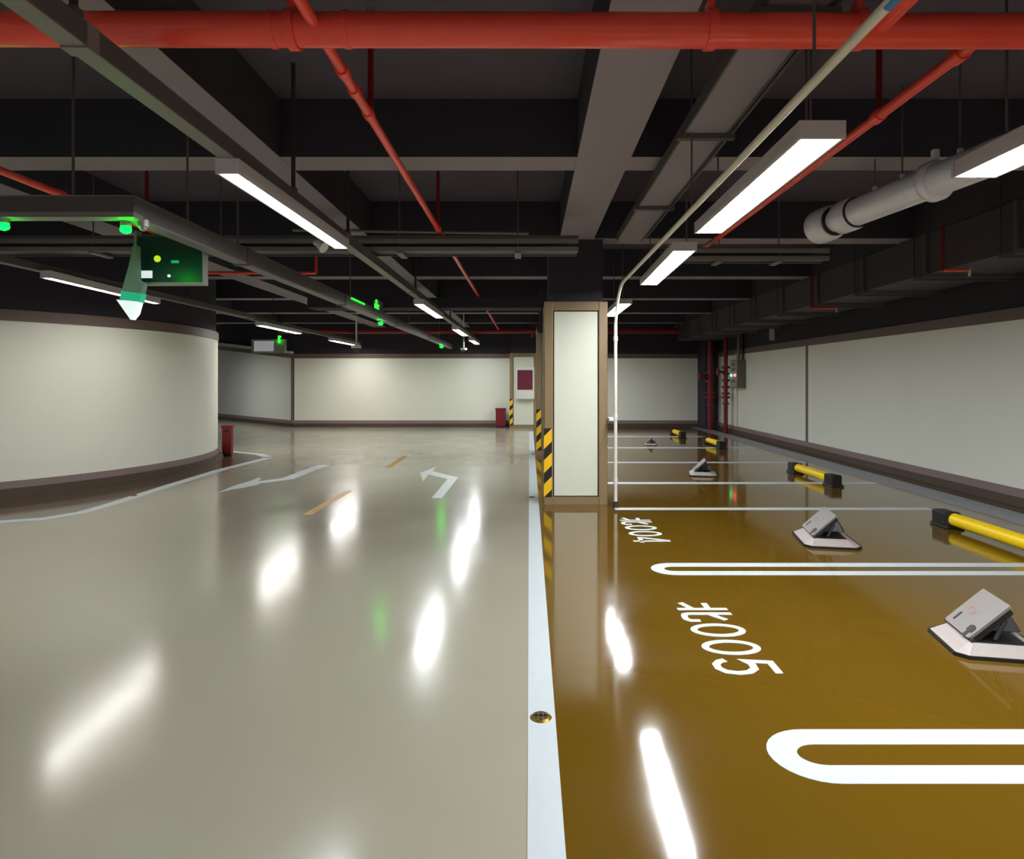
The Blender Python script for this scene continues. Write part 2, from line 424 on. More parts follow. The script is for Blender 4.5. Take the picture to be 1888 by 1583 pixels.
# ---------------------------------------------------------------- floor studs
for (x, y), r, lab in ((fl(997, 1323), .046, 'large brass stud set in the long white line'), (fl(980, 917), .045, 'small brass stud in the white line beside the nearest column'), (fl(983, 838), .05, 'farthest brass stud in the white line'), (fl(247, 914), .04, 'brass stud in the white line round the curved wall')):
    t = thing('floor_stud', lab, 'floor stud', (x, y, 0), 'brass studs set in the white lines')
    n = 24
    ring = [(x+r*math.cos(2*PI*k/n), y+r*math.sin(2*PI*k/n)) for k in range(n)]
    ring2 = [(x+r*.8*math.cos(2*PI*k/n), y+r*.8*math.sin(2*PI*k/n)) for k in range(n)]
    MB().loft(ring, ring2, .0026, .010, M['brass']).build('stud_dome', t)
    mb = MB()
    mb.box(x-.006, x+.006, y-r*.7, y+r*.7, .0095, .0115, M['black']).box(x-r*.7, x+r*.7, y-.005, y+.005, .0095, .0115, M['black'])
    for sx in (-1, 1):
        mb.box(x+sx*r*.42-.005, x+sx*r*.42+.005, y-r*.5, y+r*.5, .0095, .0115, M['black'])
    mb.build('stud_grip', t)

# ---------------------------------------------------------------- wheel stops
def wheel_stop(label, x, y0, L):
    t = thing('wheel_stop', label, 'wheel stop', (x, y0+L/2, 0), 'wheel stops of the parking bays')
    e = .27 if L > 1.3 else .24
    r = .060; zc = .09
    for s in (0, 1):
        a = y0 if s == 0 else y0+L-e
        mb = MB()
        mb.box(x-.085, x+.085, a, a+e, .005, .03, M['black'])
        mb.box(x-.066, x+.066, a+.02, a+e-.004, .03, .15, M['black'])
        mb.box(x-.07, x+.07, a+.05, a+.09, .028, .155, M['black'])
        mb.build('end_foot', t, bevel=.012)
    tube([(x, y0+e-.02, zc), (x, y0+L-e+.02, zc)], r, M['yellow'], n=20).build('yellow_bar', t)
    return t
wheel_stop('yellow and black wheel stop of bay 005 row, cut by the frame edge', 4.0, 4.75, 1.62)
wheel_stop('yellow and black wheel stop second from the frame edge', 4.03, 8.5, 1.5)
wheel_stop('yellow and black wheel stop second from the far wall', 3.93, 13.2, 1.35)
wheel_stop('smallest yellow and black wheel stop by the far wall', 3.72, 15.7, 1.2)

# ---------------------------------------------------------------- parking locks
def make_lock():
    t = thing('parking_lock', 'x', 'parking lock', (0, 0, 0), 'raised parking locks in the bays')
    def oct_(x0, x1, y0, y1, c): return [(x0+c, y0), (x1-c, y0), (x1, y0+c), (x1, y1-c), (x1-c, y1), (x0+c, y1), (x0, y1-c), (x0, y0+c)]
    w, dp = .444, .50
    MB().prism(oct_(-.008, w+.008, -.008, dp+.008, .055), 0, .018, M['black']).build('rubber_rim', t, bevel=.004)
    MB().loft(oct_(0, w, 0, dp, .05), oct_(.075, w-.10, .06, dp-.09, .012), .016, .068, M['locklight'], M['lockdark']).build('base_plate', t, bevel=.003)
    mb = MB().box(.095, w-.115, .075, dp-.105, .0672, .071, M['black'])
    mb.box(.24, w-.12, .30, .33, .071, .082, M['lockgrey'])
    mb.build('recess_plate', t)
    # motor housing under the flap at the back
    mb = MB(); mb.loft(oct_(.20, .40, .28, .42, .02), oct_(.24, .36, .31, .41, .015), .072, .15, M['lockdark'])
    mb.build('motor_cover', t, bevel=.004)
    # flap, hinged along the left top edge, raised
    L, th = .262, .016
    ang = math.radians(43)
    R = Matrix.Translation((.080, 0, .072)) @ Matrix.Rotation(-ang, 4, 'Y')
    def tr(mb):
        mb.v = [tuple(R @ Vector(v)) for v in mb.v]; return mb
    def plate(z0, z1, m, inset=0, edge=None):
        y0, y1 = .075+inset, .425-inset
        out = [(0+inset, y0+.014), (0+inset, y1-.014), (.008+inset, y1), (L-.009-inset, y1), (L-inset, y1-.009), (L-inset, y0+.009), (L-.009-inset, y0), (.008+inset, y0)]
        return MB().prism(out, z0, z1, m)
    f = tr(plate(0, th, M['lockgrey'])).build('flap', t, bevel=.004)
    tr(plate(-.03, 0, M['black'], .012)).build('flap_tray', f)
    tr(MB().prism([(.035, .345), (.085, .345), (.09, .352), (.09, .36), (.085, .367), (.035, .367), (.03, .36), (.03, .352)], th, th+.0015, M['black'])).build('slot', f)
    tr(MB().prism([(-.004, .12), (.03, .12), (.03, .10), (.062, .10), (.072, .125), (.072, .15), (.062, .172), (.03, .172), (.03, .155), (-.004, .155)], th, th+.002, M['black'])).build('hinge_cutout', f)
    # small emblem: two orange dashes, grey swoosh
    z0, z1 = th, th+.0012
    mb = MB()
    mb.ribbon([(.128, .345), (.140, .335), (.148, .318)], .014, z0, z1, M['orange'])
    mb.ribbon([(.110, .292), (.118, .268), (.130, .245)], .012, z0, z1, M['orange'])
    mb.ribbon([(.124, .325), (.128, .30), (.138, .278), (.146, .250), (.142, .222)], .009, z0, z1, M['greyprint'])
    mb.ribbon([(.140, .30), (.150, .275), (.152, .25)], .006, z0, z1, M['greyprint'])
    mb.ribbon([(.168, .222), (.182, .208)], .008, z0, z1, M['greyprint'])
    tr(mb).build('emblem', f)
    mb = MB(); mb.tube([(.088, .06, .072), (.088, .45, .072)], .012, M['lockdark'], n=10); mb.build('hinge_pin', t)
    for ya in (.10, .34):
        mb = MB(); mb.tube([(.20, ya, .078), (.25, ya, .185)], .012, M['lockdark'], n=8); mb.build('lift_arm', t)
    return t
lock = make_lock()
locks = [(2.16, 3.275, 1.0, .80, -11, 'raised grey parking lock in bay 005, largest and cut by the frame edge'),
         (2.31, 5.44, 1.0, 1.15, -11, 'raised grey parking lock in bay 004 in front of the double line'),
         (2.34, 9.49, .87, 1.15, -12, 'raised grey parking lock beyond bay 004, between the two smaller wheel stops and column'),
         (2.47, 14.0, .62, .9, -12, 'smallest raised grey parking lock near the far wall')]
for i, (x, y, s, sy, rz, lab) in enumerate(locks):
    o = lock if i == 0 else copy_tree(lock)
    o.location = (x, y, .0013); o.scale = (s, s*sy, s); o.rotation_euler = (0, 0, math.radians(rz)); o['label'] = lab

# ---------------------------------------------------------------- batten lamps
def lamp(label, cx0, y0, cx1, y1, zc, w, h=.076, lm='lamp', rods=(), group='batten lamps under the ceiling', camera_end=False):
    t = thing('batten_lamp', label, 'lamp', ((cx0+cx1)/2, (y0+y1)/2, H+zc), group)
    def quad(hw, ya, yb, za, zb, m):
        k = lambda y: cx0+(cx1-cx0)*(y-y0)/(y1-y0)
        return MB().prism([(k(ya)-hw, ya), (k(ya)+hw, ya), (k(yb)+hw, yb), (k(yb)-hw, yb)], za, zb, m)
    z = H+zc
    quad(w/2, y0+.012, y1-.012, z+.012, z+h, M['housing']).build('housing', t, bevel=.004)
    mb = MB()
    k = lambda y: cx0+(cx1-cx0)*(y-y0)/(y1-y0)
    lip = .012
    for sgn in (-1, 1):
        a = w/2*sgn; b = (w/2-lip)*sgn
        mb.prism([(k(y0)+a, y0+.012), (k(y0)+b, y0+.012), (k(y1)+b, y1-.012), (k(y1)+a, y1-.012)], z, z+.0119, M['housing'])
    mb.build('side_lip', t)
    quad(w/2-lip-.001, y0+.015, y1-.015, z+.004, z+.011, M[lm]).build('diffuser', t, label='glowing white diffuser')
    quad(w/2+.002, y0-.004, y0+.012, z-.001, z+h, M['housing']).build('end_cap', t)
    quad(w/2+.002, y1-.012, y1+.004, z-.001, z+h, M['housing']).build('end_cap', t)
    for xr, yr, zt in rods:
        tube([(xr, yr, z+h-.01), (xr, yr, zt)], .006, M['rod'], n=8).build('suspension_rod', t)
    return t
ZL = 1.03
lamp('wide batten lamp, largest lit one fully in view, over the bays', 1.247, 2.77, 1.255, 4.56, ZL, .195, .075, 'lampb', rods=((1.275, 2.95, ZS), (1.32, 3.1, ZS), (1.275, 4.4, ZS)))
lamp('wide batten lamp second in line over the bays', 1.235, 5.17, 1.29, 7.02, ZL, .19, .07, 'lampb', rods=((1.28, 5.3, ZS), (1.28, 6.9, ZS)))
lamp('batten lamp beside the nearest column top, last in line over the bays', 1.29, 8.77, 1.30, 10.5, ZL, .19, .07, 'lampb', rods=((1.29, 9.0, ZS), (1.3, 10.0, ZS)))
lamp('wide batten lamp cut by the frame edge beside the silver pipe', 2.262, 1.35, 2.262, 3.31, ZL, .225, .08, 'lampb', rods=((2.2, 3.0, ZS), (2.24, 2.42, ZS), (2.29, 2.5, ZS)))
lamp('batten lamp hidden behind the nearest column, over the far bays', 1.29, 12.4, 1.29, 14.2, ZL, .19, .07, 'lampb', rods=((1.29, 12.6, ZS), (1.29, 14.0, ZS)))
lamp('batten lamp hidden behind the columns close to the back wall', 1.29, 16.2, 1.29, 18.0, ZL, .19, .07, 'lampb', rods=((1.29, 16.4, ZS), (1.29, 17.8, ZS)))
lamp('wide batten lamp over the bays behind the camera', 1.25, -1.9, 1.25, -.1, ZL, .195, .075, 'lampb', rods=((1.25, -1.7, ZS), (1.25, -.3, ZS)))
ROWM = 'batten lamps hung under the lane tray'
lamp('long narrow batten lamp hung below the tray, nearest over the lane', -1.503, 3.24, -1.47, 5.09, ZL, .115, .074, group=ROWM)
lamp('narrow batten lamp below the tray, second along the lane', -1.50, 8.83, -1.485, 10.75, ZL, .14, .074, group=ROWM)
lamp('narrow batten lamp below the tray, third along the lane', -1.50, 13.2, -1.49, 15.1, ZL, .15, .074, group=ROWM)
lamp('narrow batten lamp below the tray, farthest along the lane', -1.50, 16.8, -1.49, 18.6, ZL, .15, .074, group=ROWM)
lamp('narrow batten lamp below the tray behind the camera', -1.505, -1.4, -1.505, .6, ZL, .115, .074, group=ROWM)
lamp('batten lamp on the ramp hidden behind the curved wall', -10.1, 17.7, -10.5, 19.7, ZL, .24, .07, rods=((-10.15, 18.0, ZS), (-10.4, 19.3, ZS)))
ROWL = 'warm batten lamps above the curved wall'
lamp('warm batten lamp left of the frame in front of the curved wall', -4.75, 2.6, -4.72, 4.7, 1.0, .14, .073, 'lampw', rods=((-4.75, 2.9, ZS), (-4.73, 4.4, ZS)), group=ROWL)
lamp('warm batten lamp left of the frame beside the camera', -4.78, -1.4, -4.76, .7, 1.0, .14, .073, 'lampw', rods=((-4.78, -1.1, ZS), (-4.77, .4, ZS)), group=ROWL)
lamp('wide batten lamp over the bays by the wall behind the camera', 2.262, -2.2, 2.262, -.3, ZL, .225, .08, 'lampb', rods=((2.26, -2.0, ZS), (2.26, -.5, ZS)))
lamp('warm batten lamp running past the hanging arrow above the curved wall', -4.72, 6.35, -4.87, 8.5, 1.0, .10, .073, 'lampw', group=ROWL)
lamp('warm batten lamp above the number lightbox', -4.93, 11.9, -4.95, 13.95, 1.0, .16, .073, 'lampw', group=ROWL)
lamp('warm batten lamp farthest along the left tray, beside the dome camera', -4.99, 16.4, -5.0, 18.9, 1.0, .16, .073, 'lampw', group=ROWL)

# ---------------------------------------------------------------- trays and trunking
def tray(name, label, x0, x1, y0, y1, z0, z1, m, rods=(), cat='cable tray', lip=True, rr=.008, seams=()):
    t = thing(name, label, cat, ((x0+x1)/2, (y0+y1)/2, H+z0), None)
    z0 += H; z1 += H; mb = MB()
    mb.box(x0, x1, y0, y1, z0, z0+.006, M['tray'])
    along_y = (y1-y0) > (x1-x0)
    mb.build('tray_bottom', t)
    if along_y:
        box(x0, x0+.006, y0, y1, z0+.006, z1, m).build('tray_side', t); box(x1-.006, x1, y0, y1, z0+.006, z1, m).build('tray_side', t)
        box(x0-.004, x1+.004, y0, y1, z1, z1+.006, m).build('tray_cover', t)
    else:
        box(x0, x1, y0, y0+.006, z0+.006, z1, m).build('tray_side', t); box(x0, x1, y1-.006, y1, z0+.006, z1, m).build('tray_side', t)
        box(x0, x1, y0-.004, y1+.004, z1, z1+.006, m).build('tray_cover', t)
    for s in seams:
        if along_y: box(x0-.006, x1+.006, s-.03, s+.03, z0-.006, z1+.008, M['tray']).build('joint_sleeve', t)
        else: box(s-.03, s+.03, y0-.006, y1+.006, z0-.006, z1+.008, M['traydark']).build('joint_sleeve', t)
    for xr, yr in rods:
        tube([(xr, yr, z1-.01), (xr, yr, ZS)], rr, M['roddark'], n=8).build('suspension_rod', t)
        box(xr-.02, xr+.02, yr-.02, yr+.02, z1, z1+.05, M['traydark']).build('rod_bracket', t)
    return t
tray('lamp_tray', 'grey steel tray running above the lane lamps', -1.545, -1.465, -1.5, 19.3, 1.105, 1.18, M['traydark'],
     rods=((-1.505, 2.15), (-1.505, 4.15), (-1.505, 5.4), (-1.505, 8.6), (-1.505, 12.4), (-1.505, 16.6)), rr=.014, seams=(2.18, 5.25, 8.2))
tray('lamp_tray', 'dark tray running above the warm lamps by the curved wall', -4.88, -4.80, 4.2, 11.4, 1.075, 1.14, M['traydark'], rods=((-4.84, 5.2), (-4.84, 9.2)))
tray('lamp_tray', 'dark tray above the two far warm lamps', -5.0, -4.92, 11.5, 19.0, 1.075, 1.14, M['traydark'], rods=((-4.96, 12.6), (-4.96, 17.2)))
# ladder tray across the aisle
def ladder(label, x0, x1, y0, y1, z0, z1, rods):
    t = thing('ladder_tray', label, 'cable tray', ((x0+x1)/2, (y0+y1)/2, H+z0))
    for z in (z0, z0+.075):
        box(x0, x1, y0, y0+.03, H+z, H+z+.042, M['tray']).build('front_rail', t)
    box(x0, x1, y1-.02, y1, H+z0, H+z1, M['traydark']).build('back_rail', t)
    box(x0, x1, y0+.03, y1-.02, H+z0+.015, H+z0+.025, M['traydark']).build('tray_bottom', t)
    box(x0, x1, y0+.01, y0+.02, H+z0+.117, H+z1, M['traydark']).build('cable_cover', t)
    for xr in rods:
        tube([(xr, y0+.02, H+z0), (xr, y0+.02, ZS)], .007, M['rod'], n=8).build('suspension_rod', t)
        box(xr-.03, xr+.03, y0-.012, y1+.01, H+z0-.02, H+z0-.002, M['tray']).build('hanger_bar', t)
    return t
ladder('grey ladder tray crossing the ceiling in front of the nearest column', -6.3, .46, 6.1, 6.36, 1.21, 1.36, (-4.1, -2.9, -1.22, -.11))
ladder('grey ladder tray crossing over the bays beside the nearest column', 1.35, 3.0, 6.5, 6.7, 1.20, 1.33, (1.9, 2.5))
# flat bracketed cable tray over the bays
t = thing('cable_tray', 'wide flat cable tray with cross brackets above the bays', 'cable tray', (1.06, 4.2, H+1.5))
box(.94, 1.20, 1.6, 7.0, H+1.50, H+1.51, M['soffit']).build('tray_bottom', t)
for xa in (.935, 1.195):
    box(xa, xa+.012, 1.6, 7.0, H+1.495, H+1.57, M['traydark']).build('tray_side', t)
for y in (2.6, 3.95, 5.6):
    box(.90, 1.25, y, y+.05, H+1.47, H+1.495, M['traydark']).build('cross_bracket', t)
tube([(1.25, 1.6, H+1.53), (1.25, 7.0, H+1.53)], .012, M['traydark'], n=8).build('side_cable', t)
# guidance trunking: cross arm and long arm
ZG = .92
t = thing('guidance_trunking', 'L-shaped grey trunking lit green, carrying the guidance lights', 'cable trunking', (-2.3, 8, H+ZG))
mb = MB(); y0 = 3.67
box(-4.4, -2.23, y0, y0+.012, H+ZG+.03, H+ZG+.118, M['traydark']).build('cross_side', t)
mb = MB(); mb.box(-4.4, -2.23, y0-.004, y0+.09, H+ZG, H+ZG+.03, M['tray']); mb.build('cross_bottom', t)
box(-4.4, -2.23, y0-.004, y0+.09, H+ZG+.118, H+ZG+.124, M['tray']).build('cross_cover', t)
box(-2.242, -2.231, y0+.012, y0+.09, H+ZG+.03, H+ZG+.118, M['traydark']).build('cross_end_plate', t)
box(-2.335, -2.235, y0+.09, 19.0, H+ZG, H+ZG+.012, M['tray']).build('long_bottom', t)
for xa in (-2.335, -2.243):
    box(xa, xa+.008, y0+.09, 19.0, H+ZG+.012, H+ZG+.12, M['traydark']).build('long_side', t)
box(-2.339, -2.231, y0+.09, 19.0, H+ZG+.12, H+ZG+.126, M['traydark']).build('long_cover', t)
for y in (5.15, 7.9, 11.0, 14.5):
    box(-2.345, -2.225, y, y+.06, H+ZG-.008, H+ZG+.132, M['traydark']).build('joint_sleeve', t)
for xr, yr in ((-2.285, 4.35), (-2.285, 5.1), (-2.6, 3.71), (-3.2, 3.71), (-2.285, 8.3), (-2.285, 12.4), (-2.285, 16.5)):
    tube([(xr, yr, H+ZG+.1), (xr, yr, ZS)], .008, M['rod'], n=8).build('suspension_rod', t)
# green guidance lights under it
for i, (x, y, r, lab) in enumerate(((px(232, 0, 3.78).x, 3.78, .030, 'brightest green guidance light under the trunking corner'),
                            (-2.99, 3.70, .03, 'green guidance light at the frame edge under the cross arm'),
                            (-2.285, 10.0, .035, 'green guidance light midway along the trunking'),
                            (-2.285, 16.9, .045, 'farthest green guidance light along the trunking'))):
    t = thing('guidance_light', lab, 'guidance light', (x, y, H+ZG), 'green guidance lights under the trunking')
    tube([(x, y, H+ZG+.002), (x, y, H+ZG-.028)], .03, M['steel'], n=16).build('lamp_base', t)
    MB().sphere((x, y, H+ZG-.045), r, M['green'], n=16, sz=.75).build('green_dome', t)
    if i == 0:
        tube([(x+.10, y, H+ZG+.01), (x+.10, y, H+ZG-.03)], .032, M['steel'], n=16).build('sensor_ring', t)
        MB().sphere((x+.10, y, H+ZG-.035), .02, M['steel'], n=12).build('sensor_eye', t)
# bright short bar on trunking near far light
t = tag(box(-2.232, -2.222, 8.15, 8.8, H+ZG+.10, H+ZG+.118, M['greendim']).build('green_light_strip'), 'thin green light strip along side of the trunking', 'light strip')

# hanging guidance sign and arrow
d = 4.70
P = lambda x, y: px(x, y, d)
t = thing('guidance_sign', 'dark green hanging sign panel below the trunking', 'sign', P(314, 523))
box(P(253, 0).x, P(375, 0).x, d, d+.05, P(0, 521).z, P(0, 436).z, M['signdark']).build('sign_face', t)
mb = MB()
box(P(251, 0).x, P(376.5, 0).x, d-.008, d+.058, P(0, 525).z, P(0, 520.5).z, M['steel']).build('sign_frame', t)
box(P(374, 0).x, P(376.5, 0).x, d-.008, d+.058, P(0, 520.5).z, P(0, 434).z, M['steel']).build('sign_frame', t)
box(P(248, 0).x, P(253, 0).x, d-.008, d+.058, P(0, 520.5).z, P(0, 425).z, M['steel']).build('sign_frame', t)
n = 16; c = P(290.5, 477); r = .024
MB().tube([(c.x, d-.006, c.z), (c.x, d+.01, c.z)], r, M['yellowgreen'], n=16).build('yellow_mark', t)
box(P(256, 0).x, P(281, 0).x, d-.006, d+.01, P(0, 512.5).z, P(0, 499).z, M['signwhite']).build('white_label', t)
box(P(316, 0).x, P(330, 0).x, d-.005, d+.01, P(0, 485).z, P(0, 480).z, M['signteal']).build('teal_mark', t)
c = P(312, 508.5); MB().tube([(c.x, d-.006, c.z), (c.x, d+.01, c.z)], .011, M['signwhite'], n=12).build('small_white_lamp', t)
box(-2.33, -2.30, d+.0, d+.05, P(0, 436).z, H+ZG+.02, M['traydark']).build('hanger_strap', t)
box(P(253, 0).x+.02, -2.30, d+.015, d+.035, P(0, 436).z-.01, P(0, 436).z+.02, M['traydark']).build('hanger_bar', t)
t = thing('arrow_sign', 'hanging downward arrow sign with white head below the dark sign', 'sign', P(240, 588))
d2 = 4.58
Q = lambda x, y: px(x, y, d2)
def sheet(pts, y0, y1, m):
    n = len(pts); vs = [(Q(*p).x, y0, Q(*p).z) for p in pts]+[(Q(*p).x, y1, Q(*p).z) for p in pts]
    mb = MB(); mb.add(vs, [tuple(range(n)), tuple(range(2*n-1, n-1, -1))]+[(i, n+i, n+(i+1) % n, (i+1) % n) for i in range(n)], m); return mb
sheet([(245, 452), (251, 452), (253, 516), (265, 522), (259, 548), (224, 536), (237, 490)], d2, d2+.05, M['signgrey']).build('arrow_shaft', t)
sheet([(224, 536), (262, 541), (258, 557), (221, 551)], d2-.004, d2+.054, M['signteal']).build('arrow_band', t)
sheet([(215, 552), (256, 556), (250, 578), (241, 589)], d2-.004, d2+.054, M['signwhite']).build('arrow_head', t)

# ---------------------------------------------------------------- red fire pipes
ym = 2.6; zm = H+1.40
t = thing('fire_main_pipe', 'thick red fire main crossing the ceiling closest to camera', 'pipe', (0, ym, zm))
tube([(-4.2, ym, zm+.006), (4.2, ym, zm-.010)], .066, M['red'], n=28).build('pipe_run', t)
for x, tilt in ((px(531, 0, ym).x, .02), (px(1318, 0, ym).x, -.02), (px(1590, 0, ym).x, -.02)):
    t2 = tube([(x-.018+tilt, ym, zm-.001), (x+.018+tilt, ym, zm)], .078, M['red'], n=24).build('pipe_clamp', t)
    mb = MB()
    mb.box(x-.014+tilt, x+.014+tilt, ym-.03, ym+.03, zm+.07, zm+.11, M['red'])
    mb.build('clamp_lug', t2, bevel=.004)
    tube([(x+tilt, ym, zm+.10), (x+tilt, ym, ZS)], .008, M['roddark'], n=8).build('hanger_rod', t)
for x in (px(640, 0, ym).x, px(505, 0, ym).x):
    tube([(x-.012, ym, zm), (x+.012, ym, zm)], .071, M['red'], n=24).build('coupling', t)
tube([(1.38, ym, zm), (1.40, 1.5, zm+.02)], .04, M['red'], n=16).build('branch_outlet', t)
xb = -.845
def branch(name, label, x, segs, r, drops, m='red', couplings=()):
    t = thing(name, label, 'pipe', (x, segs[0], zm))
    tube([(x, segs[0], zm), (x, segs[1], zm)], r, M[m], n=16).build('pipe_run', t)
    for y in couplings:
        tube([(x, y-.03, zm), (x, y+.03, zm)], r*1.3, M[m], n=16).build('coupling', t)
    for y in drops:
        tube([(x+.004, y, zm), (x+.004, y, ZS-.06)], .016, M['deepred'], n=10).build('sprinkler_riser', t)
        tube([(x+.004, y, ZS-.09), (x+.004, y, ZS-.05)], .022, M['steel'], n=10).build('sprinkler_head', t)
    return t
branch('sprinkler_branch_pipe', 'thin red sprinkler pipe running along the lane away from the main', xb, (.6, 17.8), .024, (3.45, 6.0), couplings=(2.95, 3.15, 3.42, 6.02))
branch('sprinkler_branch_pipe', 'thin red sprinkler pipe running above the bays behind the wide lamp', 1.85, (2.6, 7.6), .027, (3.45,), couplings=(2.8, 3.45))
branch('sprinkler_branch_pipe', 'thin red pipe at the left edge above the green trunking', -3.53, (2.6, 6.9), .026, (6.0,), couplings=(4.9,))
# far cross main
yf = 18.2; zf = H+1.38
t = thing('fire_main_pipe', 'dark red main crossing in front of the back wall', 'pipe', (-2.5, yf, zf))
tube([(-7.0, yf, zf), (4.2, yf, zf)], .075, M['deepred'], n=16).build('pipe_run', t)
tube([(.05, yf, zf), (.10, yf, zf)], .16, M['deepred'], n=16).build('pipe_flange', t)
tube([(.18, yf, zf), (.23, yf, zf)], .16, M['steel'], n=16).build('pipe_flange', t)
# red horizontal stub behind green trunking
t = thing('sprinkler_stub_pipe', 'thin red L-shaped pipe behind the guidance trunking', 'pipe', px(583, 503, 8.2))
a, b, c = px(370, 503, 8.2), px(583, 503, 8.2), px(583, 455, 8.2)
tube([a, b], .02, M['red'], n=10).build('pipe_run', t); tube([b, (c.x, c.y, ZS)], .02, M['red'], n=10).build('pipe_riser', t)
# two sprinkler drops below the duct
for xv, yv, zt, zb, xe, lab in ((4.2, 6.61, H+1.58, H+1.118, 4.47, 'red sprinkler drop elbow below the near part of the duct'), (4.2, 9.66, H+1.58, H+1.07, 4.56, 'red sprinkler drop elbow below the middle of the duct')):
    t = thing('sprinkler_drop', lab, 'sprinkler', (xv, yv, zb), 'sprinkler drops beside the duct')
    tube([(xv, yv, zt), (xv, yv, zb)], .015, M['deepred'], n=8).build('drop_pipe', t)
    tube([(xv, yv, zb), (xe, yv, zb)], .015, M['red'], n=8).build('side_pipe', t)
    tube([(xe, yv, zb+.014), (xe, yv, zb-.06)], .013, M['conduit'], n=8).build('sprinkler_head', t)
# risers with valves in the far corner
def riser(label, x, y, r, valves, wheel):
    t = thing('riser_pipe', label, 'pipe', (x, y, 0), 'red risers in the far corner')
    tube([(x, y, 0), (x, y, H+1.11)], r, M['deepred'], n=16).build('pipe_run', t)
    for z, k in valves:
        tube([(x, y, z-.03), (x, y, z+.03)], r*k, M['deepred'], n=16).build('valve_flange', t)
    zw, L = wheel
    v = tube([(x, y-.02, zw), (x-L, y-.02, zw)], .03, M['deepred'], n=10).build('valve_stem', t)
    tube([(x-L-.03, y-.02, zw), (x-L, y-.02, zw)], .11, M['deepred'], n=18).build('hand_wheel', v)
    return t
riser('thicker red riser pipe with valve wheel standing in the far corner', 5.14, 18.5, .085, ((1.62, 1.5), (1.38, 1.6), (1.05, 1.5), (.92, 1.7), (.7, 1.4)), (1.52, .29))
riser('thinner red riser pipe with stacked valve flanges by the control box', 5.25, 17.4, .055, ((1.75, 2.0), (1.58, 1.6), (1.40, 1.9), (1.22, 1.9), (1.05, 1.9), (.95, 2.0), (.78, 1.5)), (1.63, .2))
struct(box(5.06, XR, 18.72, YB, 0, ZS, M['dark']).build('trim_1'))

# ---------------------------------------------------------------- cream conduit with drop beside the column
t = thing('cable_conduit', 'cream conduit running over the bays and dropping beside the nearest column', 'conduit', (.945, 7.2, 0))
path = [(.985, -.5, H+1.03), (.98, 6.75, H+1.03)]
for k in range(1, 8):
    a = PI/2*k/7
    path.append((.98-.03*k/7, 6.75+.42*math.sin(a), H+1.03-.42*(1-math.cos(a))))
tube(path, .017, M['conduit'], n=12).build('overhead_run', t)
tube([(.985, 1.735, H+1.03), (.985, 1.785, H+1.03)], .0182, M['bluetape'], n=12).build('tape_band', t)
tube([(.95, 7.17, H+.62), (.95, 7.17, .06)], .019, M['conduit'], n=12).build('vertical_drop', t)
for z in (1.86, 1.0, .3):
    tube([(.95, 7.17, z-.025), (.95, 7.17, z+.025)], .025, M['white'], n=12).build('conduit_coupling', t)
tube([(.95, 7.17, 0), (.95, 7.17, .07)], .03, M['roddark'], n=12).build('foot_socket', t)
box(.88, .95, 7.16, 7.36, .955, .985, M['white']).build('wall_clip', t)
tube([(.985, 3.95, H+1.03), (.985, 3.95, ZS)], .006, M['rod'], n=8).build('suspension_rod', t)
tube([(.985, 2.25, H+1.03), (.985, 2.25, ZS)], .006, M['rod'], n=8).build('suspension_rod', t)
# thin dark cross conduit under the beams
t = tag(tube([px(540, 424, 6.9), px(975, 430, 6.9)], .015, M['tray'], n=10).build('thin_conduit'), 'thin grey conduit running crosswise just above the ladder tray', 'conduit')

# ---------------------------------------------------------------- silver wrapped pipe
A = px(1520, 415, 5.33); B = px(1795, 305, 3.85); dirv = (A-B).normalized(); C0 = B-dirv*.9
t = thing('insulated_pipe', 'silver wrapped pipe with couplings hanging beside the wide lamp', 'pipe', (A+B)/2)
pt = lambda s: B+dirv*s
LAB = (A-B).length
tube([C0, pt(LAB-.42)], .103, M['silver'], n=28).build('pipe_run', t)
tube([pt(LAB-.42), pt(LAB-.10)], .09, M['silver'], n=28).build('pipe_neck', t)
tube([pt(LAB-.13), pt(LAB-.1), pt(LAB+.06), pt(LAB+.08)], .12, M['silver'], n=28, radii=[.118, .138, .142, .136]).build('pipe_end_cap', t)
tube([pt(LAB-.40), pt(LAB-.37), pt(LAB-.24), pt(LAB-.21)], .12, M['silver'], n=28, radii=[.108, .126, .126, .108]).build('pipe_sleeve', t)
for s in (LAB-.14, LAB-.41):
    tube([pt(s), pt(s-.012)], .116, M['strap'], n=28).build('strap_band', t)
s = .30
tube([pt(s-.03), pt(s-.02), pt(s+.03), pt(s+.04)], .128, M['silver'], n=28, radii=[.108, .130, .130, .108]).build('pipe_flange', t)
box(pt(s).x-.02, pt(s).x+.02, pt(s).y-.02, pt(s).y+.02, pt(s).z+.10, pt(s).z+.20, M['silver']).build('flange_lug', t, bevel=.008)
for s, dx in ((LAB-.62, -.0), (LAB-.9, .0), (.1, 0)):
    q = pt(s); tube([(q.x+dx, q.y, q.z+.09), (q.x+dx, q.y, ZS)], .006, M['rod'], n=8).build('suspension_rod', t)
    box(q.x-.012, q.x+.012, q.y-.012, q.y+.012, q.z+.098, q.z+.135, M['silver']).build('rod_nut', t)

